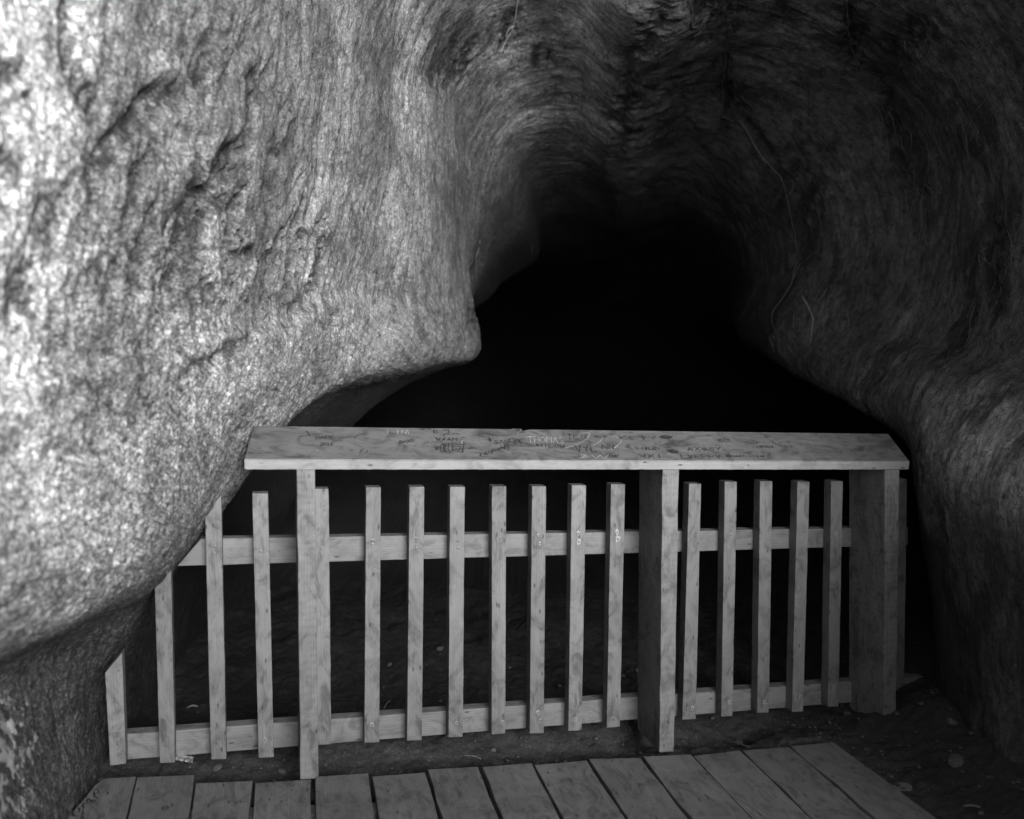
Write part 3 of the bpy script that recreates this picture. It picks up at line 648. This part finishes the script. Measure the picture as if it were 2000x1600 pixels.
child_mesh('scratched_graffiti', gp, SCRATCH, hand, MB_)['kind'] = 'stuff'
# board-end scribble on first plank
pd = write('KICD', 142, 1586, 7, 9, -.9) + [[(182, 1543), (190, 1541), (193, 1548), (186, 1552), (182, 1546), (185, 1556), (192, 1560)], [(176, 1563), (182, 1568), (186, 1563)]]

def disc(c, n, u, r, k=14, dome=.0, jit=0., asp=1.):
    w = n.cross(u).normalized(); u = w.cross(n).normalized(); v = [c + n * dome]; f = []
    for i in range(k):
        a_ = 2 * math.pi * i / k; rr = r * (1 + random.uniform(-jit, jit)); v.append(c + u * math.cos(a_) * rr + w * math.sin(a_) * rr * asp)
    for i in range(k): f.append([0, 1 + i, 1 + (i + 1) % k])
    return v, f
def world_of(o): return Matrix.Translation(parent_loc(o.parent)) @ o.matrix_basis if o.parent else o.matrix_basis.copy()
# screws: (picket, x, y, pale chip radius)
SC = [(0, 230, 1452, 0), (0, 233, 1309, 0), (1, 325, 1456, 0), (2, 419, 1067, 0), (2, 419, 1081, 0), (2, 424, 1452, 0), (3, 509, 1077, .004), (3, 517, 1444, .006), (4, 628, 1071, 0),
 (5, 728, 1055, .004), (5, 728, 1063, .005), (5, 726, 1415, .007), (6, 812, 1051, 0), (6, 814, 1070, 0), (7, 895, 1056, 0), (7, 895, 1070, 0), (7, 892, 1411, .006), (8, 977, 1051, 0), (8, 981, 1410, .006),
 (9, 1051, 1045, .005), (9, 1054, 1061, .006), (9, 1050, 1391, .007), (9, 1055, 1407, .006), (10, 1129, 1041, .007), (10, 1130, 1058, .009), (10, 1130, 1389, 0), (10, 1124, 1405, .007), (11, 1205, 1039, .009), (11, 1206, 1052, .010),
 (11, 1198, 1405, 0), (12, 1352, 1383, .007), (13, 1427, 1045, .006), (13, 1424, 1371, .008), (14, 1492, 1371, .008), (14, 1497, 1376, .006), (15, 1570, 1039, .005), (15, 1568, 1047, .006), (15, 1562, 1361, .008), (16, 1633, 1042, .007), (16, 1634, 1051, .006), (16, 1628, 1341, .008), (16, 1627, 1351, .007)]
for k, sx, sy, pr in SC:
    pk = PKO[k]; c = P1.hit(sx, sy)
    if pr:
        chip = child_mesh('chipped_wood', [disc(c - FN * .0022, -FN, UP, pr * 1.15, 16, .0004, .3, .75)], RESIN, pk, world_of(pk))
    v1 = disc(c - FN * .0034, -FN, UP, .0036, 12, .0006)
    child_mesh('screw', [v1], STEEL, pk, world_of(pk))
for sx, sy in ((621, 846), (620, 882), (1301, 854), (1315, 882), (1729, 892), (1590, 862)):
    c = BT.hit(sx, sy)
    if 1300 < sx < 1320: child_mesh('chipped_wood', [disc(c + tn * .0008, tn, Ya, .013, 18, 0, .25, 2.2 if sy < 860 else 1.7)], INK, hand, MB_)
    child_mesh('screw', [disc(c + tn * .0022, tn, Xa, .0055 if sx < 1400 else .004, 12, .001)], TIN if sx < 1400 else STEEL, hand, MB_)

pk0 = [o for o in deck.children if o.name == 'plank'][0]
child_mesh('ink_graffiti', [stroke(DECK, dense(s), .005, DN) for s in pd], INK, pk0, world_of(pk0))['kind'] = 'stuff'
c = DECK.hit(323, 1580)
pl1 = [o for o in deck.children if o.name.startswith('plank')][1]
def ringm(c, n, u, r0, r1, k=20):
    w = n.cross(u).normalized(); u = w.cross(n); v = []; f = []
    for i in range(k):
        a_ = 2 * math.pi * i / k; d = u * math.cos(a_) + w * math.sin(a_); v += [c + d * r0, c + d * r1]
    for i in range(k): j = (i + 1) % k; f.append([2 * i, 2 * i + 1, 2 * j + 1, 2 * j])
    return v, f
child_mesh('knot', [ringm(c + DN * .0025, DN, Xa, .007, .010)], INK, pl1, world_of(pl1))

# ------------------------------------------------------------------ roots on the rock
def wallhit(px, py):
    r = ray(px, py).normalized(); h = BVH.ray_cast(EYE, r)
    return h
def tube(pts, rad, k=6):
    v, f = [], []
    n = len(pts)
    for i, p in enumerate(pts):
        t = (pts[min(i + 1, n - 1)] - pts[max(i - 1, 0)]).normalized()
        u = t.cross(Vector((.3, -1, .2))).normalized(); w = t.cross(u)
        for j in range(k):
            a_ = 2 * math.pi * j / k; v.append(p + (u * math.cos(a_) + w * math.sin(a_)) * rad[i])
    for i in range(n - 1):
        for j in range(k): f.append([i * k + j, i * k + (j + 1) % k, (i + 1) * k + (j + 1) % k, (i + 1) * k + j])
    f.append(list(range(k))[::-1]); f.append([(n - 1) * k + j for j in range(k)])
    return v, f
def root(name, px, rpx, mat, label, group=None, cat='root', off=.004, taper=.35, branches=()):
    def path(px_):
        d = []
        for i in range(len(px_) - 1):
            (x0, y0), (x1, y1) = px_[i], px_[i + 1]; k = max(2, int(math.hypot(x1 - x0, y1 - y0) / 7))
            d += [(x0 + (x1 - x0) * j / k + random.uniform(-2.2, 2.2), y0 + (y1 - y0) * j / k) for j in range(k)]
        d.append(px_[-1]); out = []; last = None
        for p in d:
            h = wallhit(*p)
            if h[0] is None: continue
            q_ = h[0] - ray(*p).normalized() * (off + .004)
            out.append(q_)
        for _ in range(1):
            out = [out[0]] + [(out[i - 1] + out[i] * 2 + out[i + 1]) / 4 for i in range(1, len(out) - 1)] + [out[-1]]
        return out
    P = path(px)
    if len(P) < 3: return
    dist = (P[0] - EYE).length
    def rad(n, r): return [r / F * dist * (1 - (1 - taper) * i / n) * random.uniform(.75, 1.2) for i in range(n)]
    v, f = tube(P, rad(len(P), rpx * .7))
    M = Matrix.Translation(P[0])
    o = meshobj(name, v, f, mat, None, M, True)
    tag(o, label, cat, group)
    for bp in branches:
        Q = path(bp)
        if len(Q) > 2:
            vb, fb = tube(Q, rad(len(Q), rpx * .5)); child_mesh('rootlet', [(vb, fb)], mat, o, M, True)
    return o
BRIGHTROOT = plain('bright_root', .6, .7, scale=120)
# roots
root('root', [(1012, -20), (1008, 30), (1000, 60), (985, 82), (978, 104)], 2.2, BRIGHTROOT, 'pale bright root hanging at the top edge left of the roof crease', branches=[[(1003, 50), (990, 62), (987, 80)]])
root('root', [(1421, 40), (1420, 90), (1416, 130), (1410, 165), (1413, 200), (1412, 228)], 2.4, ROOTM, 'dark root running down the roof from the root tangle', branches=[[(1424, 60), (1426, 110), (1422, 165)], [(1412, 228), (1440, 240)]])
root('root', [(1443, 236), (1462, 262), (1482, 298), (1500, 320), (1525, 347), (1538, 385), (1545, 430), (1555, 465), (1556, 500)], 2.6, ROOTM, 'long winding root down the middle of the dark right wall', branches=[[(1500, 320), (1478, 303)], [(1538, 385), (1550, 370), (1548, 350)]])
root('root', [(1556, 505), (1548, 550), (1530, 580), (1512, 605), (1505, 628), (1515, 650), (1525, 672)], 1.8, ROOTM, 'kinked root ending just above the black hollow on the right', branches=[[(1549, 545), (1560, 520), (1605, 480)], [(1575, 530), (1635, 515)]])
root('root', [(1568, 578), (1578, 600), (1589, 622), (1585, 648), (1583, 668)], 1.8, PALEROOT, 'short pale hooked root beside the kinked one on the right wall')
root('root', [(1945, 162), (1925, 195), (1900, 222), (1893, 250), (1884, 272)], 1.8, ROOTM, 'forked root high on the right wall near the picture edge', branches=[[(1887, 270), (1890, 310), (1888, 350)], [(1960, 175), (1940, 205)]])
root('root', [(1655, 0), (1657, 60), (1662, 95), (1680, 130), (1695, 160), (1692, 185)], 2.2, ROOTM, 'thick root snaking from the roof to the right of the root tangle', branches=[[(1692, 185), (1720, 220), (1733, 270)], [(1733, 270), (1735, 310), (1710, 390)]])
root('root', [(1800, 440), (1797, 400), (1808, 350), (1815, 310)], 1.3, ROOTM, 'thin upright root in the middle of the right wall', branches=[[(1793, 478), (1800, 440)]])
root('root', [(938, 470), (928, 520), (934, 560), (936, 600)], 1.3, ROOTM, 'thin root dangling at the nose of the left overhang')
hang = [((1206, 385), (1205, 460), 'faint straight rootlet hanging in front of the black hollow'), ((1138, 170), (1135, 226), 'short straight rootlet hanging left of the roof crease'), ((1085, 155), (1084, 260), 'longer straight rootlet hanging left of the roof crease'),
        ((1308, 215), (1311, 282), 'straight rootlet hanging just right of the roof crease'), ((1362, 430), (1370, 470), 'small curled rootlet low on the roof right of the crease'), ((1040, 480), (1038, 545), 'faint rootlet at the left brink of the black hollow')]
for p, q_, lb in hang:
    root('rootlet', [p, ((p[0] + q_[0]) / 2 + 1, (p[1] + q_[1]) / 2), q_], 1.1, ROOTM, lb, 'rootlets hanging from the roof', 'root', off=.02, taper=.5)
# root tangle at the top
tg = []
tang = [[(1385, 20), (1400, 28), (1424, 22), (1450, 18), (1470, 10)], [(1380, 8), (1400, 15), (1420, 30), (1440, 14)], [(1424, 32), (1410, 50), (1402, 72)], [(1430, 26), (1444, 40), (1446, 52)], [(1392, 2), (1402, 18), (1394, 38)], [(1350, 40), (1352, 55), (1365, 52)], [(1345, 0), (1352, 22), (1348, 50)], [(1440, 5), (1462, 12), (1488, 8)], [(1322, 68), (1340, 58), (1346, 44)]]
base = wallhit(1420, 25)[0]
first = None
for tpx in tang:
    if first is None: first = root('root_tangle', tpx, 1.8, ROOTM, 'tangle of thin roots in the dark cleft at the top of the roof')
    else:
        P = [wallhit(*p)[0] - ray(*p).normalized() * .012 for p in tpx]
        PP = []
        for i in range(len(P) - 1): PP += [P[i].lerp(P[i + 1], j / 4) for j in range(4)]
        PP.append(P[-1]); d_ = (P[0] - EYE).length
        child_mesh('rootlet', [tube(PP, [1.3 / F * d_ * random.uniform(.6, 1.1) for _ in PP], 5)], ROOTM, first, first.matrix_basis.copy(), True)
# hair-fine roots all over: nobody could count them
fv = []
def fine(px, py, ln, ang, r=.55):
    pts = []; x0, y0 = px, py; a_ = ang
    for i in range(7):
        h = wallhit(x0, y0)
        if h[0] is None or h[3] > 4.9: break
        pts.append(h[0] - ray(x0, y0).normalized() * (.004 + .006 * math.sin(i))); a_ += random.gauss(0, .22)
        x0 += math.cos(a_) * ln / 7; y0 += math.sin(a_) * ln / 7
    if len(pts) > 3:
        for i in range(1, len(pts)):
            if (pts[i] - pts[i - 1]).length > .12: return
        d_ = (pts[0] - EYE).length; fv.append(tube(pts, [r / F * d_] * len(pts), 3))
for _ in range(420):
    px_, py_ = random.uniform(1250, 2000), random.uniform(0, 720)
    fine(px_, py_, random.uniform(15, 90), math.pi / 2 + random.gauss(0, .35), random.uniform(.35, .8))
for _ in range(120):
    fine(random.uniform(820, 1250), random.uniform(0, 420), random.uniform(12, 60), math.pi / 2 + random.gauss(.3, .3), random.uniform(.3, .7))
vs, fs = [], []
for v, f in fv: o_ = len(vs); vs += v; fs += [[o_ + i for i in q_] for q_ in f]
fo = meshobj('fine_roots', vs, fs, ROOTM, None, None, True); tag(fo, 'hair-fine roots clinging all over the roof and right wall', 'roots', None, 'stuff')

# ------------------------------------------------------------------ things on the ground
def ground_at(px, py):
    r = ray(px, py); t = 1.2
    while t < 9:
        p = EYE + r * t
        if p.z < gz(p.x, p.y): return p
        t += .01
    return EYE + r * 4
def stone_mesh(rad, seed):
    bm = bmesh.new(); bmesh.ops.create_icosphere(bm, subdivisions=2, radius=1)
    sx = random.Random(seed)
    k = [Vector((sx.gauss(0, 1), sx.gauss(0, 1), sx.gauss(0, 1))).normalized() for _ in range(7)]
    for v in bm.verts:
        s = 1
        for q_ in k:
            d = v.co.dot(q_)
            if d > .62: s = min(s, .62 / d)
        v.co = v.co * s
        v.co.z *= .6; v.co *= rad
    me = bpy.data.meshes.new('stone'); bm.to_mesh(me); bm.free(); me.materials.append(STONEM)
    me.polygons.foreach_set('use_smooth', [False] * len(me.polygons)); return me
stones = [(425, 1500, 10, 'small flat stone in the soil beside the third picket'), (553, 1505, 14, 'rounded pale stone in the soil just left of the left post'), (1440, 1452, 13, 'flat pale chip of rock at the end of the boardwalk, right of the middle post'),
          (1655, 1395, 9, 'small pale stone in the soil against the right post'), (1868, 1490, 20, 'rounded rock in the dark soil right of the boardwalk'), (1800, 1300 + 75, 8, 'small upright stone by the end of the bottom rail'), (835, 1485, 9, 'small clod at the edge of the boardwalk below the seventh picket'),
          (858, 1268, 10, 'pale stone far behind the barrier between the seventh and eighth pickets'), (760, 1300, 8, 'pale stone behind the barrier between the sixth and seventh pickets'), (1860, 1410, 14, 'tall stone in the shadow at the foot of the right wall')]
for i, (sx, sy, r_, lb) in enumerate(stones):
    p = ground_at(sx, sy); d_ = (p - EYE).length
    me = stone_mesh(r_ / F * d_, i); o = bpy.data.objects.new('stone', me); o.location = p; o.rotation_euler = (random.uniform(-.3, .3), random.uniform(-.3, .3), random.uniform(0, 6)); link(o)
    tag(o, lb, 'stone', 'stones lying on the cave floor')
# gravel as stuff
vs, fs = [], []
me0 = stone_mesh(1, 99); v0 = [v.co.copy() for v in me0.vertices]; f0 = [list(p.vertices) for p in me0.polygons]
cnt = 0
while cnt < 900:
    if cnt < 760: X0, Y0 = random.uniform(-1.3, 1.7), random.uniform(2.5, 3.7)
    else: X0, Y0 = random.uniform(-1.0, 1.9), random.uniform(1.4, 5.5)
    e = np.interp(X0, fl[:, 0], fl[:, 1]); rxx = redge0.x + (Y0 - redge0.y) * (redge1.x - redge0.x) / (redge1.y - redge0.y)
    if (Vector((X0, Y0, 0)) - P0.p).dot(Vector((FN.x, FN.y, 0))) > .3 and random.random() < .9: cnt += 1; continue
    if Y0 < e + .01 and X0 < rxx + .02: continue
    r_ = random.choice([.003, .004, .005, .007, .010]) * random.uniform(.7, 1.3)
    c_ = Vector((X0, Y0, gz(X0, Y0) + r_ * .2)); R_ = Matrix.Rotation(random.uniform(0, 6), 3, 'Z') @ Matrix.Rotation(random.uniform(-.6, .6), 3, 'X')
    o_ = len(vs); vs += [c_ + R_ @ (v * r_) for v in v0]; fs += [[o_ + i for i in q_] for q_ in f0]; cnt += 1
g_ = meshobj('gravel', vs, fs, STONEM); tag(g_, 'loose grit and crumbs of rock scattered over the soil', 'gravel', None, 'stuff')
# crushed tin strip under the rail
p = ground_at(362, 1492); d_ = p
ZF = (P1.hit(362, 1484) - EYE).dot(camo.rotation_euler.to_matrix() @ Vector((0, 0, -1))) + .03
a1, a2 = at(346, 1479, ZF), at(378, 1484, ZF)
L = (a2 - a1); nrm = Vector((0, -.35, .93)).normalized(); wv_ = L.cross(nrm).normalized()
v, f = [], []
for i in range(9):
    t = i / 8
    for j in range(5):
        s = (j / 4 - .5) * .022; b_ = .006 * math.cos(j / 4 * 3 - 1.5) + .0015 * math.sin(i * 2.3 + j)
        v.append(a1 + L * t + wv_ * s + nrm * b_ - Vector((0, 0, 0)))
for i in range(8):
    for j in range(4): q0 = i * 5 + j; f.append([q0, q0 + 1, q0 + 6, q0 + 5])
bot = len(v); v += [q_ - nrm * .0012 for q_ in v]; f += [[bot + i for i in q_[::-1]] for q_ in f]
tn_o = meshobj('foil_scrap', v, f, TIN, None, Matrix.Translation(a1), True); tag(tn_o, 'shiny crumpled strip of foil lying under the bottom rail by the second picket', 'litter')
# twigs
tw = [((1244, 1312), (1256, 1333), 5, 'pale broken stick leaning behind the barrier beside the middle post'), ((365, 1385), (386, 1382), 2, 'thin curved twig on the floor behind the second and third pickets'), ((905, 1478), (940, 1484), 1.3, 'fine twig in the soil beside the boardwalk edge below the eighth picket'),
      ((1410, 1449), (1465, 1462), 1.3, 'fine twig across the end of the boardwalk right of the middle post'), ((750, 1385), (762, 1370), 1.2, 'fine twig behind the bottom rail right of the sixth picket'), ((1880, 1578), (1915, 1580), 2, 'thin twig on the dark soil at the bottom right')]
for p_, q_, r_, lb in tw:
    A_, B_ = ground_at(*p_), ground_at(*q_)
    if (A_ - B_).length > .25 or p_[0] == 1244:
        dd = (ground_at(*q_) - EYE).length; A_ = EYE + ray(*p_).normalized() * dd * .99; B_ = EYE + ray(*q_).normalized() * dd * .99
    d2 = (A_ - EYE).length; lift = Vector((0, 0, r_ / F * d2))
    pts = [A_.lerp(B_, i / 6) + lift + Vector((0, 0, .006 * math.sin(i / 6 * math.pi))) for i in range(7)]
    v, f = tube(pts, [r_ / F * d2 * random.uniform(.8, 1.1) for _ in pts]); o = meshobj('twig', v, f, TWIGM, None, Matrix.Translation(A_), True); tag(o, lb, 'twig', 'twigs on the cave floor')
